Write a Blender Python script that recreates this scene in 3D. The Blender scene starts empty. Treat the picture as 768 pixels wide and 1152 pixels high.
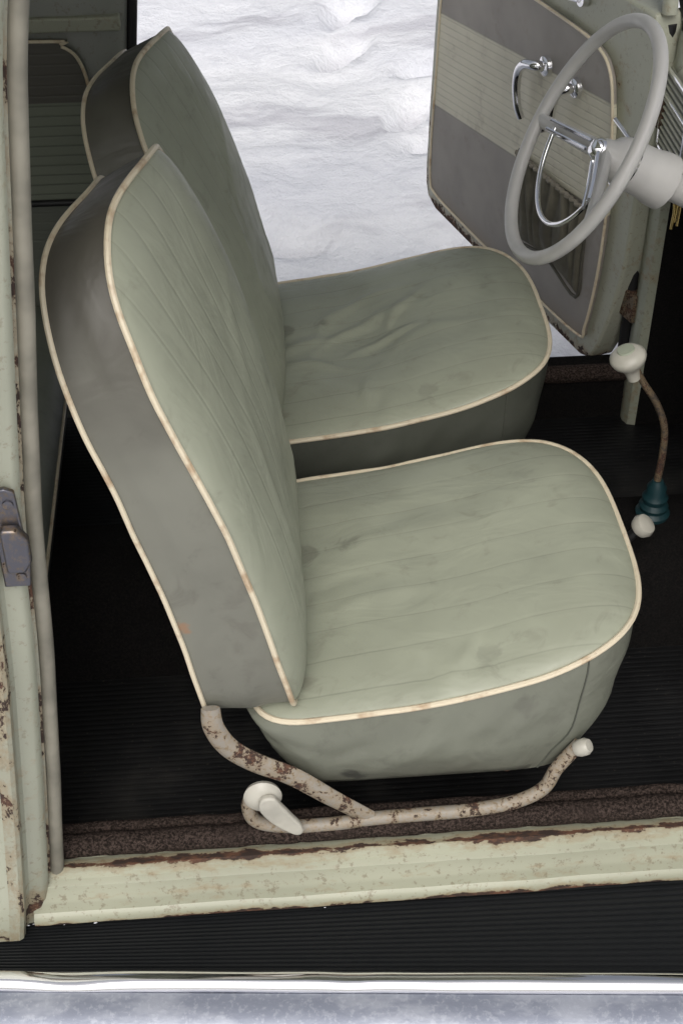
import bpy, math, random
from mathutils import Vector, Matrix, noise
random.seed(3)
scene=bpy.context.scene
COL=bpy.context.collection

# ------------------------------------------------------------------ helpers
def link(ob,parent=None):
    COL.objects.link(ob)
    if parent is not None: ob.parent=parent
    return ob
def empty(name,loc=(0,0,0),rotz=0,parent=None):
    e=bpy.data.objects.new(name,None); e.location=loc; e.rotation_euler=(0,0,rotz); e.empty_display_size=.1
    return link(e,parent)
def mesh(name,verts,faces,mat,parent=None,smooth=True,angle=40,bevel=0,sub=0,solid=0):
    me=bpy.data.meshes.new(name); me.from_pydata([tuple(v) for v in verts],[],faces); me.update()
    ob=bpy.data.objects.new(name,me); me.materials.append(mat); link(ob,parent)
    import bmesh
    bm=bmesh.new(); bm.from_mesh(me); bmesh.ops.remove_doubles(bm,verts=bm.verts,dist=1e-5)
    bmesh.ops.recalc_face_normals(bm,faces=bm.faces); bm.to_mesh(me); bm.free()
    if smooth:
        for p in me.polygons: p.use_smooth=True
        try: me.set_sharp_from_angle(angle=math.radians(angle))
        except Exception: pass
    if solid:
        m=ob.modifiers.new("s","SOLIDIFY"); m.thickness=solid; m.offset=0
    if bevel:
        m=ob.modifiers.new("b","BEVEL"); m.width=bevel; m.segments=3; m.limit_method='ANGLE'; m.angle_limit=math.radians(35)
    if sub:
        m=ob.modifiers.new("ss","SUBSURF"); m.levels=sub; m.render_levels=sub
    return ob
def loft(name,rings,mat,parent=None,closed=True,capa=False,capb=False,**k):
    V=[];Fc=[];n=len(rings[0])
    for r in rings: V+=list(r)
    for i in range(len(rings)-1):
        for j in range(n if closed else n-1):
            a=i*n+j;b=i*n+(j+1)%n
            Fc.append((a,b,b+n,a+n))
    if capa: Fc.append(tuple(range(n))[::-1])
    if capb: Fc.append(tuple((len(rings)-1)*n+j for j in range(n)))
    return mesh(name,V,Fc,mat,parent,**k)
def catmull(pts,per=8,closed=False):
    P=[Vector(p) for p in pts]; n=len(P); out=[]
    rng=range(n) if closed else range(n-1)
    for i in rng:
        if closed: p0,p1,p2,p3=P[(i-1)%n],P[i],P[(i+1)%n],P[(i+2)%n]
        else: p0=P[max(i-1,0)];p1=P[i];p2=P[i+1];p3=P[min(i+2,n-1)]
        for k in range(per):
            t=k/per
            out.append(.5*((2*p1)+(p2-p0)*t+(2*p0-5*p1+4*p2-p3)*t*t+(3*p1-p0-3*p2+p3)*t**3))
    if not closed: out.append(P[-1])
    return out
def tube(name,pts,r,mat,parent=None,closed=False,seg=10,smoothpts=0,flat=1.0):
    P=catmull(pts,smoothpts,closed) if smoothpts else [Vector(p) for p in pts]
    n=len(P); rs=r if callable(r) else (lambda t:r)
    rings=[]; up=None
    for i in range(n):
        if closed: T=(P[(i+1)%n]-P[(i-1)%n])
        else: T=P[min(i+1,n-1)]-P[max(i-1,0)]
        T.normalize()
        if up is None:
            up=Vector((0,0,1)) if abs(T.z)<.9 else Vector((1,0,0))
        up=(up-T*up.dot(T)); up.normalize()
        S=T.cross(up); rr=rs(i/(n-1))
        rings.append([P[i]+up*math.cos(2*math.pi*k/seg)*rr+S*math.sin(2*math.pi*k/seg)*rr*flat for k in range(seg)])
    if closed: rings.append(rings[0]); return loft(name,rings,mat,parent)
    return loft(name,rings,mat,parent,capa=True,capb=True)
def box(name,x0,x1,y0,y1,z0,z1,mat,parent=None,bevel=.004):
    V=[(x,y,z) for x in(x0,x1) for y in(y0,y1) for z in(z0,z1)]
    Fc=[(0,1,3,2),(4,6,7,5),(0,4,5,1),(2,3,7,6),(0,2,6,4),(1,5,7,3)]
    return mesh(name,V,Fc,mat,parent,bevel=bevel)
def interp(tab,x):
    if x<=tab[0][0]: return tab[0][1]
    for (a,b),(c,d) in zip(tab,tab[1:]):
        if x<=c: return b+(d-b)*(x-a)/(c-a)
    return tab[-1][1]
def lathe(name,prof,origin,axis,mat,parent=None,seg=32):
    A=Vector(axis).normalized(); B=A.orthogonal().normalized(); Cc=A.cross(B); O=Vector(origin)
    rings=[[O+A*h+(B*math.cos(2*math.pi*k/seg)+Cc*math.sin(2*math.pi*k/seg))*r for k in range(seg)] for r,h in prof]
    return loft(name,rings,mat,parent,capa=True,capb=True)
def polyprism(name,pts,fn,d0,d1,mat,parent=None,bevel=.003):
    n=len(pts); V=[fn(a,b,d0) for a,b in pts]+[fn(a,b,d1) for a,b in pts]
    Fc=[tuple(range(n)),tuple(range(2*n-1,n-1,-1))]+[(i,(i+1)%n,(i+1)%n+n,i+n) for i in range(n)]
    return mesh(name,V,Fc,mat,parent,bevel=bevel)
def sstep(t):
    t=max(0,min(1,t)); return t*t*(3-2*t)

# ------------------------------------------------------------------ materials
class M:
    def __init__(s,name):
        s.m=bpy.data.materials.new(name); s.m.use_nodes=True; s.t=s.m.node_tree; s.N=s.t.nodes; s.L=s.t.links
        s.b=s.N["Principled BSDF"]; s.tc=s.N.new("ShaderNodeTexCoord"); s.sep=s.N.new("ShaderNodeSeparateXYZ")
        s.L.new(s.tc.outputs["Object"],s.sep.inputs[0])
        s.x,s.y,s.z=s.sep.outputs; s.co=s.tc.outputs["Object"]
    def lk(s,a,b):
        if isinstance(a,bpy.types.NodeSocket): s.L.new(a,b)
        else: b.default_value=a
    def math(s,op,a,b=0,c=None,clamp=False):
        n=s.N.new("ShaderNodeMath"); n.operation=op; n.use_clamp=clamp
        s.lk(a,n.inputs[0]); s.lk(b,n.inputs[1])
        if c is not None: s.lk(c,n.inputs[2])
        return n.outputs[0]
    def noise(s,scale,detail=3,rough=.55,stretch=(1,1,1),dist=0,loc=(0,0,0)):
        mp=s.N.new("ShaderNodeMapping"); mp.inputs["Scale"].default_value=stretch; mp.inputs["Location"].default_value=loc
        s.L.new(s.co,mp.inputs[0])
        n=s.N.new("ShaderNodeTexNoise"); n.inputs["Scale"].default_value=scale; n.inputs["Detail"].default_value=min(detail,4)
        n.inputs["Roughness"].default_value=rough; n.inputs["Distortion"].default_value=dist
        s.L.new(mp.outputs[0],n.inputs["Vector"]); return n.outputs[0]
    def ss(s,v,lo,hi):
        n=s.N.new("ShaderNodeMapRange"); n.interpolation_type='SMOOTHSTEP'; s.lk(v,n.inputs[0])
        n.inputs[1].default_value=lo; n.inputs[2].default_value=hi; return n.outputs[0]
    def mr(s,v,a,b,c,d):
        n=s.N.new("ShaderNodeMapRange"); s.lk(v,n.inputs[0])
        for i,q in enumerate((a,b,c,d)): n.inputs[i+1].default_value=q
        return n.outputs[0]
    def mix(s,f,a,b,mode='MIX'):
        n=s.N.new("ShaderNodeMix"); n.data_type='RGBA'; n.blend_type=mode
        s.lk(f,n.inputs[0])
        for v,i in((a,6),(b,7)):
            if isinstance(v,bpy.types.NodeSocket): s.L.new(v,n.inputs[i])
            else: n.inputs[i].default_value=tuple(v)[:3]+(1,)
        return n.outputs[2]
    def col(s,c):
        if isinstance(c,bpy.types.NodeSocket): s.L.new(c,s.b.inputs["Base Color"])
        else: s.b.inputs["Base Color"].default_value=tuple(c)+(1,)
    def rough(s,v): s.lk(v,s.b.inputs["Roughness"])
    def bump(s,h,strength=.3,dist=.002,prev=None):
        n=s.N.new("ShaderNodeBump"); n.inputs["Strength"].default_value=strength; n.inputs["Distance"].default_value=dist
        s.L.new(h,n.inputs["Height"])
        if prev is not None: s.L.new(prev,n.inputs["Normal"])
        s.L.new(n.outputs[0],s.b.inputs["Normal"]); return n.outputs[0]
    def near(s,p,r0,r1,sc=(1,1,1)):
        v=s.N.new("ShaderNodeVectorMath"); v.operation='SUBTRACT'; s.L.new(s.co,v.inputs[0]); v.inputs[1].default_value=p
        v3=s.N.new("ShaderNodeVectorMath"); v3.operation='MULTIPLY'; s.L.new(v.outputs[0],v3.inputs[0]); v3.inputs[1].default_value=sc
        v2=s.N.new("ShaderNodeVectorMath"); v2.operation='LENGTH'; s.L.new(v3.outputs[0],v2.inputs[0])
        return s.mr(v2.outputs["Value"],r0,r1,1,0)

def vinyl(name,base,dirt,pleat=0,pl_lim=.2,rough=.42,topdark=None,wr=.5,pax='y',pstr=.55,pb=.2,botdark=None,stains=(),spec=.4):
    m=M(name)
    n1=m.noise(5,3,.6); n2=m.noise(22,4,.65,dist=.6); n3=m.noise(2.3,3,.6,loc=(5,2,1))
    c=m.mix(m.ss(n1,.35,.7),base,[v*.84 for v in base])
    c=m.mix(m.math('MULTIPLY',m.ss(n2,.54,.74),.45),c,dirt)
    c=m.mix(m.math('MULTIPLY',m.ss(n3,.48,.7),.45),c,[dirt[i]*.6+base[i]*.4 for i in range(3)])
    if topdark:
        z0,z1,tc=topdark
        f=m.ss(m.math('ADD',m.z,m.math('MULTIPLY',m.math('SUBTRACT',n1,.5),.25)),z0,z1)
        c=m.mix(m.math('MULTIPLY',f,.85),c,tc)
    if botdark:  # colour gets darker towards the bottom, with a noisy edge
        f=m.math('SUBTRACT',1,m.ss(m.math('ADD',m.z,m.math('MULTIPLY',m.math('SUBTRACT',n2,.5),.12)),botdark[0],botdark[1]))
        c=m.mix(m.math('MULTIPLY',f,.7),c,botdark[2])
    for p,r,colr,st in stains:
        q=m.math('ADD',m.near(p,0,r),m.math('MULTIPLY',m.math('SUBTRACT',n2,.5),1.6))
        c=m.mix(m.math('MULTIPLY',m.ss(q,.45,.75),st),c,colr)
    prev=m.bump(m.noise(9,3,.5,stretch=(1,1.6,1),dist=.8),wr,.006)
    if pleat:
        ax={'x':m.x,'y':m.y,'z':m.z}[pax]
        fr=m.math('FRACT',m.math('ADD',m.math('DIVIDE',m.math('ADD',ax,m.math('MULTIPLY',m.math('SUBTRACT',n1,.5),.006)),pleat),20.5))
        d=m.math('ABSOLUTE',m.math('SUBTRACT',fr,.5))
        ln=m.math('SUBTRACT',1,m.ss(d,0,.035))
        lim=m.math('SUBTRACT',1,m.ss(m.math('ABSOLUTE',ax),pl_lim-.003,pl_lim+.003))
        ln=m.math('MULTIPLY',ln,lim)
        c=m.mix(m.math('MULTIPLY',m.math('MULTIPLY',ln,pstr),m.mr(n1,.35,.65,.25,1)),c,[v*.35 for v in base])
        hh=m.math('MULTIPLY',m.ss(d,0,.12),lim)
        prev=m.bump(hh,pb,.0018,prev)
    m.col(c); m.rough(m.mr(n2,.3,.7,rough-.08,rough+.14)); m.b.inputs["Specular IOR Level"].default_value=spec
    return m.m

SAGE=(.345,.362,.278)
DK=(.10,.10,.082)
v_back=vinyl("vinyl_backrest",SAGE,(.20,.205,.155),pleat=.037,pl_lim=.19,pstr=.42,pb=.18,rough=.43)
v_cush=vinyl("vinyl_cushion",SAGE,(.215,.218,.165),pleat=.055,pl_lim=.24,pstr=.38,pb=.10,wr=.6,rough=.43,
   stains=[((.13,.06,.66),.05,DK,.38),((.30,-.20,.68),.04,DK,.2),((.05,-.2,.64),.06,(.14,.13,.10),.5),((.40,.12,.72),.05,DK,.15),((.04,.05,.64),.09,(.15,.15,.12),.4)])
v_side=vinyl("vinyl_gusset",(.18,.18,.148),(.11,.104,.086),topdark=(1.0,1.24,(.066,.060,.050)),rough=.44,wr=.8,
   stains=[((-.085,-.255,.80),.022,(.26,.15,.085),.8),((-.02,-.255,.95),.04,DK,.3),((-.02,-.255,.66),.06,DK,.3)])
v_skirt=vinyl("vinyl_skirt",(.18,.188,.148),(.10,.10,.08),rough=.47,wr=.8,botdark=(.47,.55,(.085,.083,.065)),
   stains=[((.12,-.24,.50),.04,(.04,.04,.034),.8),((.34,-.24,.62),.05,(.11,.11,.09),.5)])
v_skirt_shade=vinyl("vinyl_skirt_shaded",(.075,.08,.063),(.045,.045,.036),rough=.5,wr=.6)  # skirt vinyl with the far seat's shade put into its base colour
v_rear=vinyl("vinyl_rear",(.16,.175,.145),(.11,.12,.1),rough=.5)
def simple(name,c,rough=.5,metal=0,spec=.5,var=.15,bs=60,bst=.15,bd=.001):
    m=M(name); n=m.noise(14,3,.6)
    m.col(m.mix(m.ss(n,.3,.75),c,[v*(1-var) for v in c])); m.b.inputs["Metallic"].default_value=metal
    m.rough(m.mr(n,.3,.7,max(rough-.05,.02),rough+.08)); m.b.inputs["Specular IOR Level"].default_value=spec
    if bst>.1: m.bump(m.noise(bs,1,.5),bst,bd)
    return m.m
def pipingmat():
    m=M("cream_piping"); n=m.noise(30,3,.6)
    c=m.mix(m.ss(n,.50,.70),(.66,.58,.43),(.46,.34,.22)); m.col(c); m.rough(.45); return m.m
piping=pipingmat()
def rusty(name,base,amount=.62,bands=(),rough=.38,scale=9,metal=0,streak=(1,1,1),dirt=.4):
    m=M(name)
    n=m.noise(scale,4,.7,dist=.5,stretch=streak); n2=m.noise(scale*6,4,.75,stretch=streak); n3=m.noise(3,2,.5)
    v=m.math('ADD',m.math('MULTIPLY',n,.6),m.math('MULTIPLY',n2,.4))
    for ax,val,w,amp in bands:
        a={'x':m.x,'y':m.y,'z':m.z}[ax]
        q=m.math('SUBTRACT',1,m.math('DIVIDE',m.math('ABSOLUTE',m.math('SUBTRACT',a,val)),w),clamp=True)
        v=m.math('ADD',v,m.math('MULTIPLY',q,amp))
    f=m.ss(v,amount,amount+.03); halo=m.ss(v,amount-.12,amount+.01)
    rc=m.mix(m.ss(n2,.38,.6),(.13,.060,.034),(.038,.023,.017))
    c=m.mix(m.ss(n3,.35,.7),base,[q*.84 for q in base])
    c=m.mix(m.math('MULTIPLY',m.ss(m.noise(90,3,.75),.55,.68),dirt),c,(.16,.12,.07))
    c=m.mix(m.math('MULTIPLY',halo,.55),c,(.27,.19,.10))
    c=m.mix(f,c,rc); m.col(c); m.b.inputs["Metallic"].default_value=metal
    m.rough(m.mix(f,(rough,)*3,(.85,)*3))
    m.bump(m.math('SUBTRACT',1,f),.5,.0012)
    return m.m
PAINT=(.39,.395,.295)
p_sill=rusty("paint_sill",PAINT,.635,[('y',1.213,.016,.22),('z',.333,.012,.21),('z',.370,.005,.05)],scale=10,streak=(.45,1,1),dirt=.55)
p_body=rusty("paint_body",(.40,.41,.315),.74,[('z',.34,.05,.2)])
p_pill=rusty("paint_pillar",(.36,.37,.29),.65,[('z',.36,.12,.16)])
p_edge=rusty("paint_chipped_edge",(.36,.36,.275),.53,scale=16,streak=(1,1,.5))
p_frame=rusty("paint_seat_frame",(.28,.255,.215),.53,rough=.5,scale=30,dirt=.9)
p_door=rusty("paint_door",(.42,.43,.345),.65,[('z',.385,.03,.2),('x',.795,.02,.16)])
p_dash=simple("paint_dash",(.46,.46,.38),.35,var=.05)
cream=simple("cream_plastic",(.52,.50,.43),.35,var=.3)
ivory=simple("ivory_plastic",(.56,.55,.53),.36,var=.12)
rubber=simple("black_rubber",(.008,.009,.010),.5,bs=90,bst=.3,spec=.35)
seal=simple("grey_seal",(.26,.245,.195),.6,var=.45,bs=120,bst=.4)
chrome=simple("chrome",(.85,.85,.87),.09,metal=1,var=.06,bst=.03)
steel=rusty("striker_steel",(.13,.13,.15),.58,rough=.35,scale=30,metal=.8)
teal=simple("teal_boot",(.007,.034,.040),.5,bs=200,bst=.4)
stemm=rusty("lever_steel",(.05,.043,.04),.5,scale=40,rough=.4)
blackp=simple("black_paint",(.012,.012,.013),.5)
glove=simple("pocket_cloth",(.15,.14,.105),.9,var=.4,bs=300,bst=.4)
def floormat():
    m=M("rubber_mat"); fr=m.math('FRACT',m.math('MULTIPLY',m.y,95)); h=m.ss(m.math('ABSOLUTE',m.math('SUBTRACT',fr,.5)),.12,.3)
    n=m.noise(6,4,.7); c=m.mix(m.ss(n,.5,.75),(.005,.005,.0055),(.020,.019,.017)); c=m.mix(m.math('MULTIPLY',m.ss(m.noise(160,3,.7),.63,.70),.6),c,(.09,.08,.065))
    m.col(c); m.rough(m.mr(n,.3,.7,.42,.75)); m.b.inputs["Specular IOR Level"].default_value=.4; m.bump(h,.3,.0015); return m.m
floorm=floormat()
def carpet(name,a,b):
    m=M(name); n=m.noise(260,3,.8); n2=m.noise(12,4,.7)
    c=m.mix(m.ss(n,.4,.65),a,b); c=m.mix(m.ss(n2,.5,.75),c,[(a[i]+b[i])*.35 for i in range(3)]); m.col(c); m.rough(.95); m.b.inputs["Specular IOR Level"].default_value=.1; m.bump(n,1,.004); return m.m
carpetm=carpet("brown_carpet",(.016,.012,.010),(.085,.062,.052))
carpetd=carpet("dark_carpet",(.006,.006,.006),(.015,.013,.012))
def snowmat():
    m=M("snow"); n=m.noise(.9,3,.6,stretch=(.6,1.3,1)); n2=m.noise(14,4,.65); p=m.noise(1.6,4,.7,stretch=(.5,1.5,1),loc=(3.1,1,0))
    c=m.mix(m.ss(n,.35,.7),(.81,.815,.84),(.71,.72,.77)); c=m.mix(m.math('MULTIPLY',m.ss(p,.54,.66),.5),c,(.36,.35,.40))
    c=m.mix(m.math('MULTIPLY',m.ss(n2,.5,.7),.2),c,(.50,.51,.57))
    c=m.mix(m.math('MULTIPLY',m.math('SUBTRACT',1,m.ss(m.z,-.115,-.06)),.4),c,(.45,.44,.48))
    m.col(c); m.rough(.75); m.b.inputs["Specular IOR Level"].default_value=.25
    pr=m.bump(n2,.6,.03); m.bump(n,.7,.10,pr); return m.m
snowm=snowmat()
def doorpanel():
    m=M("door_card_vinyl"); zz=m.math('ADD',m.z,m.math('MULTIPLY',m.x,.1)); n=m.noise(6,3,.6)
    up=m.ss(zz,.933,.936); mid=m.ss(zz,.718,.721)
    taupe=m.mix(m.ss(n,.35,.7),(.30,.275,.242),(.24,.22,.193)); cr=m.mix(m.ss(n,.35,.7),(.62,.59,.46),(.54,.51,.40))
    fr=m.math('FRACT',m.math('MULTIPLY',zz,62)); d=m.ss(m.math('ABSOLUTE',m.math('SUBTRACT',fr,.5)),.0,.16)
    cr=m.mix(m.math('MULTIPLY',m.math('SUBTRACT',1,d),.2),cr,(.25,.25,.2))
    c=m.mix(mid,taupe,cr); c=m.mix(up,c,taupe)
    st=m.math('MAXIMUM',m.math('SUBTRACT',1,m.ss(m.math('ABSOLUTE',m.math('SUBTRACT',zz,.934)),0,.003)),m.math('SUBTRACT',1,m.ss(m.math('ABSOLUTE',m.math('SUBTRACT',zz,.72)),0,.003)))
    c=m.mix(m.math('MULTIPLY',st,.4),c,(.1,.1,.08))
    c=m.mix(m.math('MULTIPLY',m.ss(m.noise(16,4,.7),.55,.72),.3),c,(.17,.125,.085))
    c=m.mix(m.math('MULTIPLY',m.math('SUBTRACT',1,m.ss(m.math('ADD',m.z,m.math('MULTIPLY',n,.1)),.47,.53)),.5),c,(.20,.15,.10))
    m.col(c); m.rough(.5)
    band=m.math('MULTIPLY',mid,m.math('SUBTRACT',1,up)); pr=m.bump(m.math('MULTIPLY',d,band),.4,.0015); m.bump(m.noise(7,2,.5),.4,.004,pr); return m.m
dcard=doorpanel()
def rearpanel():
    m=M("rear_card_vinyl")
    up=m.ss(m.z,.995,.998); mid=m.ss(m.z,.815,.818)
    t=(.10,.095,.08); g=(.20,.22,.17)
    fr=m.math('FRACT',m.math('MULTIPLY',m.z,55)); d=m.ss(m.math('ABSOLUTE',m.math('SUBTRACT',fr,.5)),0,.16)
    gg=m.mix(m.math('MULTIPLY',m.math('SUBTRACT',1,d),.5),g,(.06,.07,.05))
    c=m.mix(mid,(.13,.14,.115),gg); c=m.mix(up,c,t); m.col(c); m.rough(.5); m.bump(d,.3,.0015); return m.m
rcard=rearpanel()

# ------------------------------------------------------------------ ground
def build_snow():
    n=230; V=[];Fc=[]
    def mp(i,c,m=6.6): t=(i/(n-1))*2-1; return c+math.sinh(t*m)*.8
    prints=[(random.uniform(-1.2,1.6),random.uniform(3.0,9),random.uniform(-.6,.6)+random.choice([0,1.3])) for _ in range(70)]
    for j in range(n):
        for i in range(n):
            x=mp(i,.3);y=mp(j,4.6)
            h=.05*noise.noise((x*.6,y*.9,0))+.03*noise.noise((x*2,y*2.6,4))+.018*noise.noise((x*7,y*8,2))
            if abs(x)<3 and 2<y<10:
                for px,py,a in prints:
                    dx=(x-px)*math.cos(a)+(y-py)*math.sin(a); dy=-(x-px)*math.sin(a)+(y-py)*math.cos(a)
                    q=(dx/.14)**2+(dy/.06)**2
                    if q<5: h-=.075*math.exp(-q*q*.6)
                    if .8<q<5: h+=.012*math.exp(-(q-1.9)**2)
            V.append((x,y,h-.03))
    for j in range(n-1):
        for i in range(n-1):
            a=j*n+i; Fc.append((a,a+1,a+1+n,a+n))
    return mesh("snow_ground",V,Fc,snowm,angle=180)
build_snow()

# ------------------------------------------------------------------ seats
def resample(P,n):
    P=P+[P[0]]; L=[0]
    for a,b in zip(P,P[1:]): L.append(L[-1]+math.hypot(b[0]-a[0],b[1]-a[1]))
    out=[];k=0
    for i in range(n):
        t=L[-1]*i/n
        while L[k+1]<t: k+=1
        f=(t-L[k])/(L[k+1]-L[k]+1e-12); out.append((P[k][0]+(P[k+1][0]-P[k][0])*f,P[k][1]+(P[k+1][1]-P[k][1])*f))
    return out
def selip(w,hp,np_,hn,nn,np2=None,K=2000):
    P=[]
    for i in range(K):
        t=2*math.pi*i/K; c=math.cos(t); s=math.sin(t)
        n=(np_ if (c>=0 or np2 is None) else np2) if s>=0 else nn
        h=hp if s>=0 else hn
        P.append((w*math.copysign(abs(c)**(2/n),c),h*math.copysign(abs(s)**(2/n),s)))
    return P
XF=[(.55,.055),(.643,.043),(.77,.017),(.89,-.012),(1.0,-.044),(1.09,-.078),(1.18,-.110),(1.25,-.128),(1.31,-.136)]
ZE=[(-.02,.612),(.05,.615),(.2,.632),(.3,.652),(.4,.68),(.47,.698),(.53,.70)]
def sm(tab,x,w=.03): return sum(interp(tab,x+o) for o in(-w,-w/2,0,w/2,w))/5
WB=[(-.02,.18,.9,.10,.014,.003),(.08,.12,1.2,.09,.012,-.003),(-.12,.05,1.4,.12,.012,.003),(.05,-.12,.3,.09,.014,.003),(.12,-.02,1.1,.08,.012,.003),(-.05,-.18,.2,.09,.012,-.003)]
def build_seat(name,yc,k,wrinkle):
    root=empty(name,(0,yc,0))
    NO=176; H0=.90
    O=resample(selip(.25,.40,2.3,.285,9,3.0),NO)
    O2=resample(selip(.253,.362,2.3,.287,9,3.2),NO)
    def zmap(z): return .61+(z-.61)*k
    def bk(s,h,dx):
        z=H0+h; tau=sstep((z-.80)/.48)
        ex=tau*(.054*sstep((s+.19)/.26)-.008)
        return Vector((sm(XF,z,.05)+dx+ex,s,zmap(z)-tau*.13*max(0,s+.14)**1.15))
    rings=[]
    NR=40
    for q in range(NR+1):
        r=(1-(1-q/NR)**1.5)
        ring=[]
        for a,b in O:
            s=a*r;h=b*r
            bul=.052*(1-r**3.2)**.62 if r<1 else 0
            nz=noise.noise((s*5,h*5,yc*3))*.007*(1-r**4)+noise.noise((s*13,h*9,yc*3))*.002*(1-r**4)
            for (fs,fh,ang,ln,wd,am) in WB:
                u=(s-fs)*math.cos(ang)+(h-fh)*math.sin(ang); v=-(s-fs)*math.sin(ang)+(h-fh)*math.cos(ang)+1.5*u*u
                nz+=am*math.exp(-(u/ln)**2-(v/wd)**2)*(1-r**4)
            ring.append(bk(s,h,bul+nz))
        rings.append(ring)
    loft("backrest_pad",rings[1:],v_back,root,capa=True,angle=80)
    def th(z): return interp([(.6,.112),(.95,.1),(1.15,.086),(1.29,.070)],z)
    rings=[]
    for q in range(15):
        f=q/14
        ring=[]
        for (a,b),(a2,b2) in zip(O,O2):
            aa=a+(a2-a)*f; bb=b+(b2-b)*f
            z=H0+bb; sc=1+.012*math.sin(math.pi*f)
            w=(.006*noise.noise((a*9,b*9,f*2+yc))+.002*noise.noise((a*20,b*26,f*5+yc)))*math.sin(math.pi*f)
            ring.append(bk(aa*(sc+w/.25),bb*(1+.006*math.sin(math.pi*f)),-th(z)*f))
        rings.append(ring)
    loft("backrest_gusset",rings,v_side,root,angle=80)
    rr=[]
    for q in range(16):
        r=1-q/16
        rr.append([bk(a*r,b*r,-th(H0+b*r)-.012*(1-r**3)) for a,b in O2])
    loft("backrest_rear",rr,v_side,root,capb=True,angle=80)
    wv=lambda i:.0018*noise.noise((i*.17,yc,3))
    tube("front_piping",[bk(a*1.008+wv(i),b*1.006,.001+wv(i+50)) for i,(a,b) in enumerate(O)],.0040,piping,root,closed=True,seg=8)
    tube("rear_piping",[bk(a*1.006,b*1.004,-th(H0+b)+wv(i)) for i,(a,b) in enumerate(O2)],.0034,piping,root,closed=True,seg=8)
    CX=.262
    OC=resample([(b,a) for a,b in selip(.25,.262,3.3,.272,9)],NO)
    OB=resample([(b,a) for a,b in selip(.238,.19,5.5,.272,9)],NO)
    def edge(dx,s,i=0): return Vector((CX+dx,s,sm(ZE,CX+dx,.02)+wv(i)))
    rings=[]
    for q in range(54+1):
        r=(1-(1-q/54)**1.4); ring=[]
        for a,b in OC:
            dx=a*r;s=b*r;x=CX+dx
            z=sm(ZE,x,.03)+.034*(1-r**3)**.62*(0.65+.35*min(1,max(0,(x+.0)/.35))) if r<1 else sm(ZE,x,.02)
            z+=noise.noise((x*6,s*6,yc))*.006*(1-r**4)+noise.noise((x*17,s*11,yc))*.0024*(1-r**4)
            if wrinkle:
                g=math.exp(-((x-.21)**2/.012+(s-.0)**2/.016)); z-=.018*g
                for (fx,fs,ang,ln,wd,am) in WR:
                    u=(x-fx)*math.cos(ang)+(s-fs)*math.sin(ang); v=-(x-fx)*math.sin(ang)+(s-fs)*math.cos(ang)+2.2*u*u+.014*noise.noise((x*14,s*14,fx*9))
                    z+=.6*am*math.exp(-(u/ln)**2-(v/wd)**2)
            else:
                for (fx,fs,ang,ln,wd,am) in WN:
                    u=(x-fx)*math.cos(ang)+(s-fs)*math.sin(ang); v=-(x-fx)*math.sin(ang)+(s-fs)*math.cos(ang)+2*u*u
                    z+=am*math.exp(-(u/ln)**2-(v/wd)**2)
            ring.append(Vector((x,s,z)))
        rings.append(ring)
    loft("cushion_pad",rings[1:],v_cush,root,capa=True,angle=80)
    rings=[]
    for q in range(17):
        f=q/16; ring=[]
        for (a,b),(a2,b2) in zip(OC,OB):
            x0=CX+a
            zb=.478+.125*max(0,1-(x0+.01)/.12)**1.3
            ze=sm(ZE,x0,.02)
            out=.013*math.sin(math.pi*f)
            g=f**1.35
            nz=(.007*noise.noise((x0*9,b*9,f*3+yc))+.0035*noise.noise((x0*28,b*28,f*5+yc)))*math.sin(math.pi*f)
            nrm=Vector((a/.26,b/.25,0)).normalized()
            ring.append(Vector((x0+(CX+a2-x0)*g,b+(b2-b)*g,ze+(zb-ze)*f))+nrm*(out+nz))
        rings.append(ring)
    loft("cushion_skirt",rings,v_skirt_shade if wrinkle else v_skirt,root,capb=True,angle=80)  # far seat gets the skirt colour with painted shade
    tube("cushion_piping",[edge(a*1.008,b*1.01,i) for i,(a,b) in enumerate(OC)],.0042,piping,root,closed=True,seg=8)
    for sg in(-1,1):
        idx=min(range(NO),key=lambda i:(OC[i][0]-.17)**2+(OC[i][1]-sg*.235)**2)
        tube("skirt_seam",[rings[q][idx]+Vector((.0,sg*.0006,0)) for q in range(17)],.0013,v_skirt_shade,root,seg=6)  # seam line only reuses the darker vinyl
    for sg in(-1,1):
        y=sg*.262
        arm=[(-.062,y*.98,.66),(-.06,y,.63),(-.043,y,.59),(-.01,y,.557),(.04,y,.523),(.09,y,.475),(.143,y,.428)]
        tube("hinge_arm",arm,lambda t:.012+.004*math.sin(t*3.14),p_frame,root,smoothpts=6,flat=.5,seg=12)
        low=[(-.01,y,.50),(-.022,y,.47),(-.012,y,.435),(.03,y,.42),(.09,y,.418),(.143,y,.424),(.21,y,.426),(.28,y,.428),(.345,y*.99,.436),(.385,y*.97,.455),(.402,y*.95,.49),(.43,y*.93,.53)]
        tube("side_rail",low,.0098,p_frame,root,smoothpts=7,seg=12)
        lathe("rail_end_cap",[(.001,-.002),(.010,0),(.012,.006),(.012,.016),(.009,.021),(.001,.022)],(.425,y*.95,.526),(.6,-.25,.55),cream,root,seg=20)
        lathe("hinge_boss",[(.001,-.002),(.012,0),(.024,.003),(.026,.009),(.02,.016),(.008,.019),(.001,.02)],(-.002,y*.99,.492),(0,sg,.1),p_frame if sg==1 else cream,root,seg=24)
        pd=[(-.004,.505),(.012,.508),(.022,.492),(.036,.468),(.048,.447),(.05,.432),(.04,.428),(.022,.442),(.004,.462),(-.008,.486)]
        polyprism("lever_paddle",[(p.x,p.y) for p in catmull([(a,b,0) for a,b in pd],4,True)],lambda a,b,d:Vector((a,y+sg*d,b)),.014,.024,cream,root,bevel=.003)
        box("floor_runner",-.12,.40,y*.86-.014,y*.86+.014,.306,.332,stemm,root)
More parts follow.
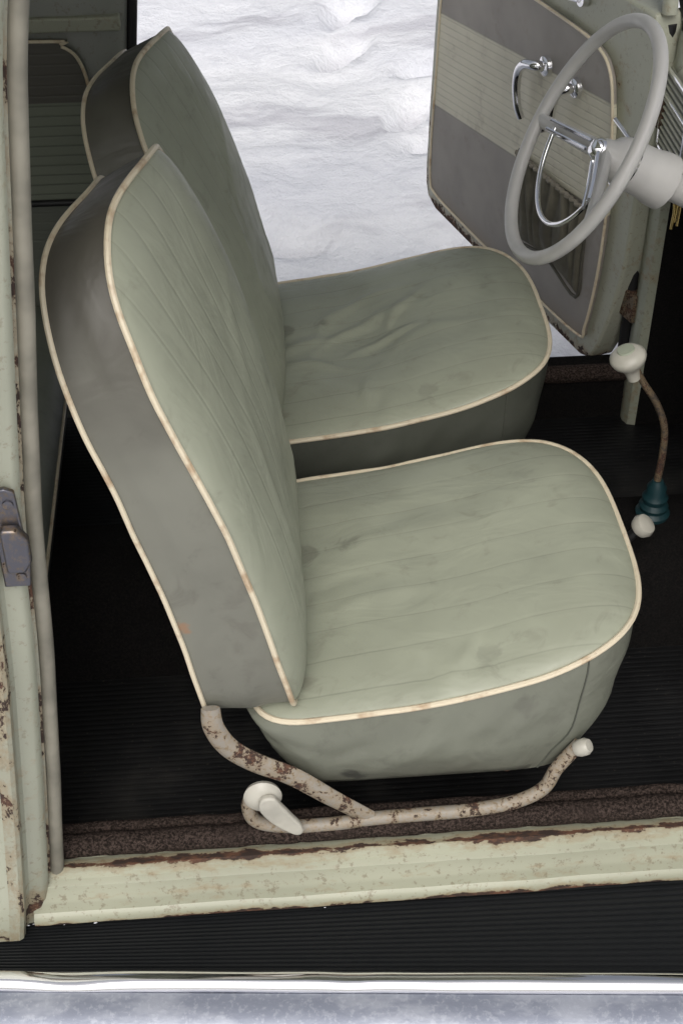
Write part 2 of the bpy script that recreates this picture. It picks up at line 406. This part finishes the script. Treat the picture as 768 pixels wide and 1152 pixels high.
        box("runner_foot",-.014,.014,y*.86-.008,y*.86+.008,.33,.425,stemm,root,bevel=.002)
        if sg==1: tube("front_cross",[(.34,-.22,.465),(.34,.22,.465)],.01,stemm,root)
    return root
WR=[(.20,.03,.5,.075,.010,.011),(.25,-.02,.2,.06,.009,.010),(.16,.06,1.0,.06,.010,.009),(.28,.05,.9,.05,.010,.010),(.13,-.06,-.3,.06,.010,.008),
    (.20,-.17,1.45,.035,.008,.009),(.22,-.2,1.3,.03,.007,-.006),(.33,-.04,.05,.08,.014,.006),(.10,.0,.4,.07,.012,.008),(.24,.11,.2,.05,.01,.006)]
WN=[(.27,-.2,1.1,.03,.006,.004),(.30,-.2,1.9,.03,.007,-.004),(.22,.1,.2,.1,.03,-.004),(.15,.05,.4,.08,.014,.002),(.22,-.215,1.5,.03,.005,-.005),(.25,-.215,1.5,.03,.006,.004),(.12,-.02,.2,.07,.014,-.002),(.18,-.06,.1,.09,.014,.002)]
build_seat("car_seat",1.505,1.0,False)
build_seat("car_seat",2.115,.87,True)

# ------------------------------------------------------------------ car body
car=empty("vintage_car")
def sweepx(name,prof,x0,x1,mat,parent=car,n=2,closed=False,yo=None,**k):
    rings=[]
    for i in range(n):
        x=x0+(x1-x0)*i/(n-1); o=yo(x) if yo else 0
        rings.append([(x,y+o,z) for y,z in prof])
    return loft(name,rings,mat,parent,closed=closed,**k)
box("floor_pan",-1.0,1.15,1.20,2.42,.27,.30,floorm,car,bevel=0)
tun=[(1.66,.301),(1.675,.36),(1.70,.415),(1.74,.45),(1.81,.462),(1.88,.45),(1.92,.415),(1.945,.36),(1.96,.301)]
sweepx("centre_tunnel",tun,-.9,1.14,carpetd)
sill=[(1.300,.30),(1.296,.375),(1.285,.392),(1.262,.396),(1.232,.396),(1.222,.402),(1.210,.404),(1.203,.401),(1.199,.393),(1.194,.391),(1.190,.389),(1.186,.372),(1.1835,.369),(1.182,.362),(1.178,.350),(1.174,.347),(1.171,.342),(1.170,.334),(1.178,.328),(1.20,.326)]
rings=[]
for i in range(160):
    x=-.32+1.42*i/159
    rings.append([(x,y+.0016*noise.noise((x*9,y*20,z*20)),z+.0018*noise.noise((x*11,y*9,5))) for y,z in sill])
loft("door_sill",rings,p_sill,car,closed=False,angle=30)
def wob(x0,x1,y,z,n=90,a=.0022):
    return [(x0+(x1-x0)*i/(n-1),y+a*noise.noise((i*.35,y,1)),z+a*noise.noise((i*.3,y,9))) for i in range(n)]
tube("sill_carpet_roll",wob(-.285,1.0,1.247,.402),lambda t:.017+.0018*noise.noise((t*60,0,0)),carpetm,car,seg=14)
tube("sill_seal",wob(-.285,1.0,1.276,.400),.010,carpetm,car,seg=10)
fs=[(2.325,.30),(2.33,.385),(2.345,.398),(2.37,.402),(2.395,.402),(2.41,.395),(2.43,.37),(2.44,.33)]
sweepx("far_door_sill",fs,-.2,.8,carpetd,n=20,angle=30)
tube("far_sill_carpet",wob(-.16,.78,2.335,.402),.018,carpetm,car,seg=12)
yo=lambda x:-.089*(x+.36)
prof_n=17; nx=30; cols=[]
for i in range(nx):
    x=-1.0+2.1*i/(nx-1); o=1.11+yo(x); row=[]
    for r in range(prof_n):
        y0=1.19+(o-1.19)*r/prof_n; dy=(o-1.19)/prof_n
        for fy,dz in((0,0),(.12,.003),(.55,.003),(.67,0)):
            row.append((x,y0+dy*fy,.322+dz))
    row.append((x,o,.322)); cols.append(row)
loft("running_board_rubber",cols,rubber,car,closed=False,angle=25)
sweepx("running_board_pan",[(1.215,.30),(1.215,.3195),(1.11,.3195),(1.11,.30)],-1.0,1.1,blackp,n=2,closed=True)
chp=[(0,.318),(.001,.326),(-.002,.333),(-.009,.338),(-.018,.339),(-.026,.336),(-.031,.330),(-.032,.322)]
rings=[]
for i in range(120):
    x=-1.0+2.1*i/119; o=1.11+yo(x)
    dent=.004*math.exp(-((x+.27)/.05)**2)+.002*math.exp(-((x-.1)/.03)**2)
    rings.append([(x,a+o+.0008*noise.noise((x*8,a*50,0)),b+.0008*noise.noise((x*7,a*60,3))-(dent if -.03<a<0 and b>.33 else 0)) for a,b in chp])
loft("running_board_moulding",rings,chrome,car,closed=False,angle=60)
def frost():
    m=M("frosted_alloy"); n=m.noise(18,4,.7,stretch=(.5,1,1)); n2=m.noise(120,3,.7)
    c=m.mix(m.ss(n,.4,.62),(.24,.26,.32),(.36,.38,.44)); c=m.mix(m.math('MULTIPLY',m.ss(n2,.52,.64),.3),c,(.52,.54,.60)); m.col(c)
    m.rough(.45); m.b.inputs["Metallic"].default_value=.35; m.bump(n2,.4,.001); return m.m
alum=frost()
lip=[(-.031,.318),(-.033,.3265),(-.045,.3255),(-.060,.3225),(-.078,.315),(-.092,.300),(-.10,.28),(-.102,.24),(-.09,.225)]
sweepx("running_board_lip",[(1.11+a,b) for a,b in lip],-1.0,1.1,alum,n=40,yo=yo,angle=60)
V=[];Fc=[]
for _ in range(60):
    cx=random.choice([random.uniform(-.33,-.22),random.uniform(-.33,.1),random.uniform(-.36,.6)]);cy=random.gauss(1.180,.002);r=random.uniform(.0006,.0015);b=len(V)
    for kk in range(6): V.append((cx+r*2*math.cos(kk*1.047),cy+r*math.sin(kk*1.047),.3255+random.uniform(0,.0005)))
    V.append((cx,cy,.3255+r)); Fc+=[(b+kk,b+(kk+1)%6,b+6) for kk in range(6)]
mesh("snow_crumbs",V,Fc,snowm,car)

XP=[(.30,-.300),(.363,-.287),(.55,-.268),(.82,-.243),(1.01,-.232),(1.2,-.212),(1.48,-.182),(1.56,-.172),(1.66,-.150)]
def xp(z): return sm(XP,z,.05)
def pillar(name,prof,mat,mirror=False,z0=.33,z1=1.66,n=50,**k):
    rings=[]
    for i in range(n):
        z=z0+(z1-z0)*i/(n-1); x=xp(z)
        rings.append([(x+a,(3.62-b if mirror else b),z) for a,b in prof])
    return loft(name,rings,mat,car,closed=False,**k)
pillar("b_pillar_edge",[(-.060,1.1515),(-.046,1.1515),(-.041,1.155),(-.039,1.163),(-.041,1.172)],p_edge,angle=35)
pillar("b_pillar_jamb",[(-.041,1.172),(-.036,1.178),(-.020,1.181),(-.014,1.186),(-.012,1.192)],p_pill,angle=35)
pillar("b_pillar_gap",[(-.012,1.192),(-.018,1.197),(-.018,1.202),(-.010,1.206)],p_edge,angle=35)
pillar("b_pillar_inner",[(-.010,1.222),(-.004,1.25),(-.012,1.275),(-.08,1.29),(-.2,1.29)],rusty("paint_inner",(.30,.32,.26),.7),angle=35)
tube("door_seal",[(xp(z)-.002+.001*noise.noise((z*9,0,0)),1.212,z) for z in [.335+1.32*i/90 for i in range(91)]],.0095,seal,car,seg=12)
pillar("quarter_skin",[(-1.0,1.152),(-.060,1.152)],p_body,z1=1.10)
pillar("quarter_upper",[(-.14,1.152),(-.060,1.152)],p_body,z0=1.10)
sp=[(-.040,.955),(-.012,.955),(-.010,.975),(-.006,1.0),(-.010,1.03),(-.012,1.085),(-.022,1.09),(-.040,1.085)]
xs=xp(1.02)
polyprism("striker_plate",[(xs+a+.002,b) for a,b in sp],lambda a,b,d:Vector((a,1.176-d,b)),0,.007,steel,car,bevel=.002)
polyprism("striker_tongue",[(xs-.03,.985),(xs-.010,.985),(xs-.002,1.0),(xs-.002,1.03),(xs-.012,1.045),(xs-.03,1.045)],lambda a,b,d:Vector((a,1.169-d,b)),0,.014,steel,car,bevel=.004)
for zz in(.97,1.07): lathe("striker_screw",[(.001,0),(.006,0),(.0055,.002),(.001,.003)],(xs-.018,1.169,zz),(0,-1,0),steel,car,seg=14)
pillar("far_b_pillar",[(a,3.62-b) for a,b in [(.055,2.465),(.065,2.45),(.066,2.41),(.055,2.385),(.035,2.375),(-.03,2.37),(-.16,2.37)]],rusty("paint_far_pillar",(.30,.31,.28),.75),mirror=True,z0=.33,z1=1.68,angle=35)
tube("far_door_seal",[(xp(z)+.068,2.40,z) for z in [.335+1.32*i/60 for i in range(61)]],.009,blackp,car,seg=10)
box("far_quarter_skin",-1.3,-.20,2.45,2.47,.33,1.10,p_body,car)
fp=catmull([(-1.1,.45,0),(-.26,.45,0),(-.245,.6,0),(-.24,.8,0),(-.232,.98,0),(-.24,1.06,0),(-.27,1.095,0),(-.34,1.105,0),(-1.1,1.105,0)],6,False)
polyprism("far_rear_trim_panel",[(p.x,p.y) for p in fp],lambda a,b,d:Vector((a,2.368-d,b)),0,.012,rcard,car,bevel=.003)
tube("far_rear_trim_piping",[(p.x,2.354,p.y) for p in fp[6:]],.003,piping,car,seg=8)
box("far_window_ledge",-1.2,-.17,2.36,2.45,1.115,1.14,p_pill,car)
tube("far_trim_moulding",[(-1.1,2.352,.812),(-.245,2.352,.812)],.006,blackp,car)
rs=empty("rear_seat",(0,0,0))
rp=[(-.95,.60),(-.6,.625),(-.38,.628),(-.335,.618),(-.315,.59),(-.312,.56)]
loft("cushion_top",[[(x,y,z-(.02 if j in(0,24) else 0)) for x,z in rp] for j,y in enumerate([1.30+1.04*i/24 for i in range(25)])],v_rear,rs,closed=False,angle=80)
loft("cushion_front",[[(x,y,z) for x,z in [(-.312,.56),(-.318,.50),(-.34,.44),(-.37,.42)]] for y in(1.30,2.34)],simple("seat_base_dark",(.03,.03,.027),.6),rs,closed=False)
tube("cushion_piping",[(-.312,1.30+1.04*i/30,.562) for i in range(31)],.004,piping,rs,seg=8)
loft("backrest",[[(x,y,z) for x,z in [(-.88,.58),(-.86,.7),(-.9,.9),(-.97,1.12),(-1.03,1.15),(-1.1,1.12)]] for y in [1.30+1.04*i/10 for i in range(11)]],v_rear,rs,closed=False,angle=80)
box("rear_bulkhead",-1.35,-1.30,1.16,2.46,.27,1.12,blackp,car)
box("seat_pan_support",-1.0,-.36,1.28,2.36,.28,.42,blackp,car)
def roofring(x,zt,w,zb):
    R=[]
    for i in range(25):
        t=math.pi*i/24; c=math.cos(t); s=math.sin(t)
        R.append((x,1.81-w*math.copysign(abs(c)**.62,c),zb+(zt-zb)*abs(s)**.8))
    return R
rings=[roofring(x,zt,w,zb) for x,zt,w,zb in[(-1.45,1.15,.5,1.08),(-1.3,1.42,.53,1.25),(-1.0,1.63,.57,1.45),(-.6,1.76,.60,1.585),(-.2,1.80,.61,1.625),(.2,1.79,.61,1.63),(.5,1.735,.59,1.61),(.62,1.68,.57,1.58)]]
loft("roof",rings,p_body,car,closed=False,solid=.02)
for sy in(1.21,2.41):
    tube("roof_drip_rail",[(-1.2,sy,1.37),(-1.0,sy,1.47),(-.6,sy,1.60),(-.2,sy,1.635),(.2,sy,1.635),(.5,sy,1.615),(.62,sy,1.585)],.012,p_body,car,smoothpts=4)
    tube("windscreen_pillar",[(.60,sy,1.62),(.68,sy,1.45),(.78,sy,1.2),(.84,sy,1.06)],.022,p_body,car,smoothpts=4,flat=.8)
ap=[(.79,2.29),(.775,2.295),(.768,2.31),(.768,2.335),(.775,2.35),(.778,2.40),(.79,2.43),(.85,2.46),(1.2,2.47)]
loft("far_hinge_pillar",[[(x+.02*max(0,z-.8),y,z) for x,y in ap] for z in [.30+.8*i/20 for i in range(21)]],rusty("paint_hinge_pillar",(.33,.345,.27),.62,[('z',.36,.12,.1)]),car,closed=False,angle=35)
tube("far_hinge_seal",[(.764,2.36,z) for z in(.36,.5,.7,.9,1.1)],.011,blackp,car,seg=10)
loft("far_kick_panel",[[(.79,2.289,z),(.95,2.285,z),(1.15,2.27,z)] for z in(.30,.9)],carpetd,car,closed=False)
loft("near_hinge_pillar",[[(.86,1.33,z),(.83,1.32,z),(.82,1.28,z),(.83,1.2,z),(.86,1.16,z),(1.2,1.15,z)] for z in [.33+.75*i/10 for i in range(11)]],p_pill,car,closed=False,angle=35)
box("firewall",1.15,1.18,1.16,2.46,.27,1.06,blackp,car)
loft("toe_board",[[(.95,y,.302),(1.06,y,.40),(1.14,y,.55)] for y in(1.22,1.66,1.96,2.29)],carpetd,car,closed=False)
dp=[(.84,.86),(.795,.862),(.778,.875),(.772,.90),(.768,.97),(.772,1.03),(.785,1.065),(.81,1.085),(.90,1.10),(1.15,1.10)]
loft("dashboard",[[(x,y,z) for x,z in dp] for y in [1.24+1.12*i/10 for i in range(11)]],p_dash,car,closed=False,angle=40)
loft("dash_underside",[[(.80,y,.858),(1.15,y,.80)] for y in(1.24,2.36)],blackp,car,closed=False)
tube("dash_chrome_strip",[(.764,1.26,.985),(.764,2.34,.985)],.004,chrome,car)
tube("dash_lower_edge",[(.80,1.26,.86),(.80,2.34,.86)],.012,simple("brown_trim",(.10,.06,.035),.6),car)
grr=[(2.19,.895),(2.33,.895),(2.335,1.0),(2.325,1.035),(2.20,1.035),(2.19,1.0)]
polyprism("dash_grille_plate",grr,lambda a,b,d:Vector((.7685-d,a,b)),0,.004,simple("grille_back",(.22,.23,.2),.5),car,bevel=.001)
for i in range(11):
    z=.903+i*.0125; tube("grille_bar",[(.763,2.195,z),(.763,2.328,z)],.0028,p_dash,car,seg=6)
tube("grille_rim",[(.762,a,b) for a,b in grr],.004,chrome,car,closed=True,seg=8)
loft("cowl",[[(.80,y,1.086),(.86,y,1.10),(1.2,y,1.08)] for y in(1.2,2.42)],p_body,car,closed=False)
tube("windscreen_seal",[(.83,1.24,1.10),(.825,1.8,1.105),(.80,2.30,1.10),(.775,2.37,1.17),(.70,2.38,1.36)],.012,blackp,car,smoothpts=6)

# ------------------------------------------------------------------ far door
door=empty("car_door",(.716,2.397,0),math.atan2(.747,-.242))
do=[(.80,.47),(.795,.62),(.785,.80),(.775,.95),(.765,1.09),(.5,1.105),(.2,1.115),(-.05,1.12),(-.066,1.06),(-.068,.80),(-.064,.64),(-.04,.52),(-.01,.43),(.01,.39),(.05,.376),(.3,.375),(.6,.377),(.74,.378),(.785,.395),(.797,.425)]
polyprism("door_shell",do,lambda a,b,d:Vector((a,-d,b)),0,.055,p_door,door,bevel=.006)
dc=catmull([(.725,.432,0),(.748,.455,0),(.752,.55,0),(.742,.72,0),(.733,.9,0),(.72,.99,0),(.69,1.018,0),(.45,1.022,0),(.2,1.022,0),(.10,1.015,0),(.05,.99,0),(.025,.93,0),(.004,.8,0),(.0,.7,0),(.005,.58,0),(.025,.46,0),(.055,.428,0),(.3,.422,0),(.6,.424,0)],5,True)
polyprism("door_card",[(p.x,p.y) for p in dc],lambda a,b,d:Vector((a,d,b)),.001,.012,dcard,door,bevel=.004)
tube("door_card_piping",[(p.x,.0125,p.y) for p in dc],.0030,piping,door,closed=True,seg=8)
G=70; rows=[]
for j in range(16):
    f=j/15; row=[]
    for i in range(G):
        s=.065+.275*i/(G-1); zt=.705; zb=.512+.018*math.cos((s-.2)*12)
        z=zb+(zt-zb)*f
        amp=.008*(.35+.65*f)
        off=.014+amp*(1+math.sin(s*150+2*noise.noise((s*20,f*1.5,0))*2.5))+.014*math.sin(math.pi*f)*math.sin(math.pi*i/(G-1))
        if i in(0,G-1) or j==0: off=.012
        row.append((s,off,z))
    rows.append(row)
loft("door_pocket",rows,glove,door,closed=False,angle=80)
tube("pocket_elastic",[(.065+.275*i/59,.022+.003*math.sin(i*1.6),.705) for i in range(60)],.005,simple("pocket_trim",(.22,.20,.16),.7),door,seg=8)
tube("pocket_frame",[(.34,.013,.71),(.343,.013,.6),(.34,.013,.51),(.2,.013,.53),(.07,.013,.505),(.062,.013,.6),(.064,.013,.71)],.0035,simple("pocket_trim_dark",(.09,.085,.065),.7),door,smoothpts=5)
lathe("handle_escutcheon",[(.001,0),(.021,0),(.019,.008),(.012,.012),(.001,.013)],(.265,.012,.915),(0,1,0),chrome,door)
tube("door_pull_handle",[(.265,.02,.915),(.27,.038,.918),(.295,.045,.912),(.318,.044,.89),(.326,.042,.855),(.322,.038,.815),(.318,.03,.79)],lambda t:.0105-.003*t,chrome,door,smoothpts=6,seg=12)
lathe("crank_escutcheon",[(.001,0),(.020,0),(.018,.008),(.012,.012),(.001,.013)],(.15,.012,.915),(0,1,0),chrome,door)
tube("window_crank",[(.15,.02,.915),(.153,.038,.915),(.168,.044,.90),(.18,.043,.87),(.183,.043,.835)],lambda t:.010-.003*t,chrome,door,smoothpts=6,seg=12)
lathe("crank_knob",[(.001,0),(.009,.001),(.012,.01),(.011,.022),(.006,.028),(.001,.029)],(.183,.045,.832),(0,1,0),chrome,door)
wf=[(.755,1.09),(.70,1.35),(.62,1.52),(.5,1.58),(.2,1.60),(.05,1.56),(-.03,1.30),(-.055,1.12)]
tube("window_frame",[(a,-.025,b) for a,b in wf],.014,p_door,door,smoothpts=5)
tube("vent_post",[(.22,-.025,1.11),(.19,-.025,1.59)],.010,p_door,door)
tube("window_ledge_chrome",[(.74,.004,1.09),(.24,.006,1.10)],.005,chrome,door)
lathe("vent_latch_base",[(.001,0),(.014,0),(.013,.012),(.001,.014)],(.17,.002,1.075),(0,1,0),chrome,door)
tube("vent_latch",[(.17,.016,1.075),(.20,.02,1.07),(.23,.018,1.063)],.006,chrome,door)
for zz in(.55,.95):
    box("door_hinge",-.085,-.03,-.05,-.02,zz-.03,zz+.03,stemm,door)

# ------------------------------------------------------------------ steering wheel
sw=empty("steering_wheel")
al=math.radians(28); A=Vector((math.cos(al),0,-math.sin(al))); Lt=Vector((0,1,0)); Up=Vector((math.sin(al),0,math.cos(al)))
WC=Vector((.561,2.10,1.013)); RW=.200
def wp(ang,r,d=0): return WC+Lt*math.cos(ang)*r+Up*math.sin(ang)*r+A*d
tube("rim",[wp(2*math.pi*i/72,RW) for i in range(72)],.0115,ivory,sw,closed=True,seg=16)
lathe("hub",[(.001,.035),(.018,.036),(.022,.042),(.024,.055),(.034,.065),(.040,.08),(.042,.13),(.046,.15),(.047,.168),(.04,.172),(.03,.173)],WC,A,ivory,sw,seg=40)
lathe("horn_button",[(.001,.020),(.012,.022),(.018,.030),(.019,.040),(.001,.042)],WC,A,chrome,sw)
lathe("hub_chrome_ring",[(.0405,.084),(.0435,.085),(.0435,.092),(.041,.093)],WC,A,chrome,sw,seg=40)
lathe("steering_column",[(.024,.17),(.024,.34),(.022,.345)],WC,A,ivory,sw)
for base in(math.radians(-16),math.radians(196)):
    tube("spoke",[wp(base,RW-.002,0),wp(base,.15,.014),wp(base,.09,.030),wp(base,.03,.044),wp(base,.0,.05)],lambda t:.013+.005*t,ivory,sw,smoothpts=5,flat=.6,seg=14)
    for off in(.008,-.008):
        tube("spoke_trim",[wp(base,.150,.000)+Up*off,wp(base,.09,.014)+Up*off,wp(base,.025,.026)+Up*off],.0034,chrome,sw,smoothpts=4,seg=8)
ra=[math.radians(-16-148*i/40) for i in range(41)]
tube("horn_ring",[wp(a,.138,.006+.006*math.sin(-a)) for a in ra],.0042,chrome,sw,seg=10)
tube("indicator_stalk",[WC+A*.14+Lt*.03,WC+A*.12+Lt*.09+Up*.01,WC+A*.10+Lt*.15+Up*.015],.004,chrome,sw,smoothpts=5)

# ------------------------------------------------------------------ gear lever etc.
gl=empty("gear_lever")
tube("shaft",[(.685,1.82,.46),(.682,1.82,.53),(.683,1.82,.58),(.678,1.82,.64),(.658,1.82,.69),(.632,1.82,.73),(.612,1.82,.765)],lambda t:.0065-.001*t,stemm,gl,smoothpts=6,seg=12)
ka=Vector((-.35,0,.94)).normalized()
lathe("knob",[(.004,-.035),(.010,-.034),(.012,-.018),(.018,-.008),(.026,0),(.029,.008),(.028,.014),(.021,.021),(.012,.024),(.001,.025)],(.603,1.82,.772),ka,cream,gl)
lathe("knob_cap",[(.001,.0245),(.014,.0235),(.013,.026),(.001,.027)],(.603,1.82,.772),ka,simple("cap_green",(.36,.39,.30),.4),gl)
lathe("rubber_boot",[(.028,0),(.029,.008),(.023,.014),(.025,.022),(.020,.030),(.022,.040),(.016,.050),(.017,.060),(.010,.072),(.009,.075)],(.683,1.82,.458),(0,0,1),teal,gl)
hk=empty("heater_knob")
tube("stem",[(.57,1.71,.42),(.59,1.705,.48),(.608,1.70,.515),(.622,1.70,.532)],.008,blackp,hk,smoothpts=4)
lathe("knob",[(.005,-.012),(.010,-.008),(.017,-.004),(.020,.005),(.017,.013),(.010,.016),(.001,.017)],(.624,1.70,.534),(.5,-.3,.8),cream,hk)
kb=empty("key_bunch")
for i,(dx,dz) in enumerate([(0,0),(.006,-.008),(-.004,-.014)]):
    tube("key",[(.775+dx,2.22,.86),(.778+dx,2.215,.83+dz),(.776+dx,2.212,.80+dz)],.003,simple("brass%d"%i,(.5,.38,.15),.3,metal=1),kb)

# ------------------------------------------------------------------ world, sun, camera
w=bpy.data.worlds.new("World"); scene.world=w; w.use_nodes=True
nt=w.node_tree; bg=nt.nodes["Background"]; sky=nt.nodes.new("ShaderNodeTexSky"); sky.sky_type='NISHITA'; sky.sun_disc=False
sky.sun_elevation=math.radians(50); sky.sun_rotation=math.radians(187); sky.air_density=1; sky.dust_density=6; sky.ozone_density=1
hs=nt.nodes.new("ShaderNodeHueSaturation"); hs.inputs["Saturation"].default_value=.35
nt.links.new(sky.outputs[0],hs.inputs["Color"]); nt.links.new(hs.outputs[0],bg.inputs[0]); bg.inputs[1].default_value=.125
sl=bpy.data.lights.new("sun","SUN"); sl.energy=1.1; sl.angle=math.radians(50); sl.color=(1,.985,.96)
so=bpy.data.objects.new("sun",sl); link(so)
sd=Vector((-.1,-.84,1)).normalized()
so.rotation_euler=sd.to_track_quat('Z','Y').to_euler()
th=math.radians(39.4); ps=math.radians(4.8)
F=Vector((math.cos(th)*math.sin(ps),math.cos(th)*math.cos(ps),-math.sin(th)))
R=Vector((math.cos(ps),-math.sin(ps),0)); U=R.cross(F)
cd=bpy.data.cameras.new("camera"); cd.sensor_fit='VERTICAL'; cd.sensor_height=36; cd.lens=50; cd.clip_end=3000; cd.clip_start=.05
co=bpy.data.objects.new("camera",cd); link(co)
mt=Matrix((R,U,-F)).transposed().to_4x4(); mt.translation=Vector((0,0,2.0)); co.matrix_world=mt
scene.camera=co
scene.view_settings.view_transform='Standard'; scene.view_settings.look='None'; scene.view_settings.exposure=0
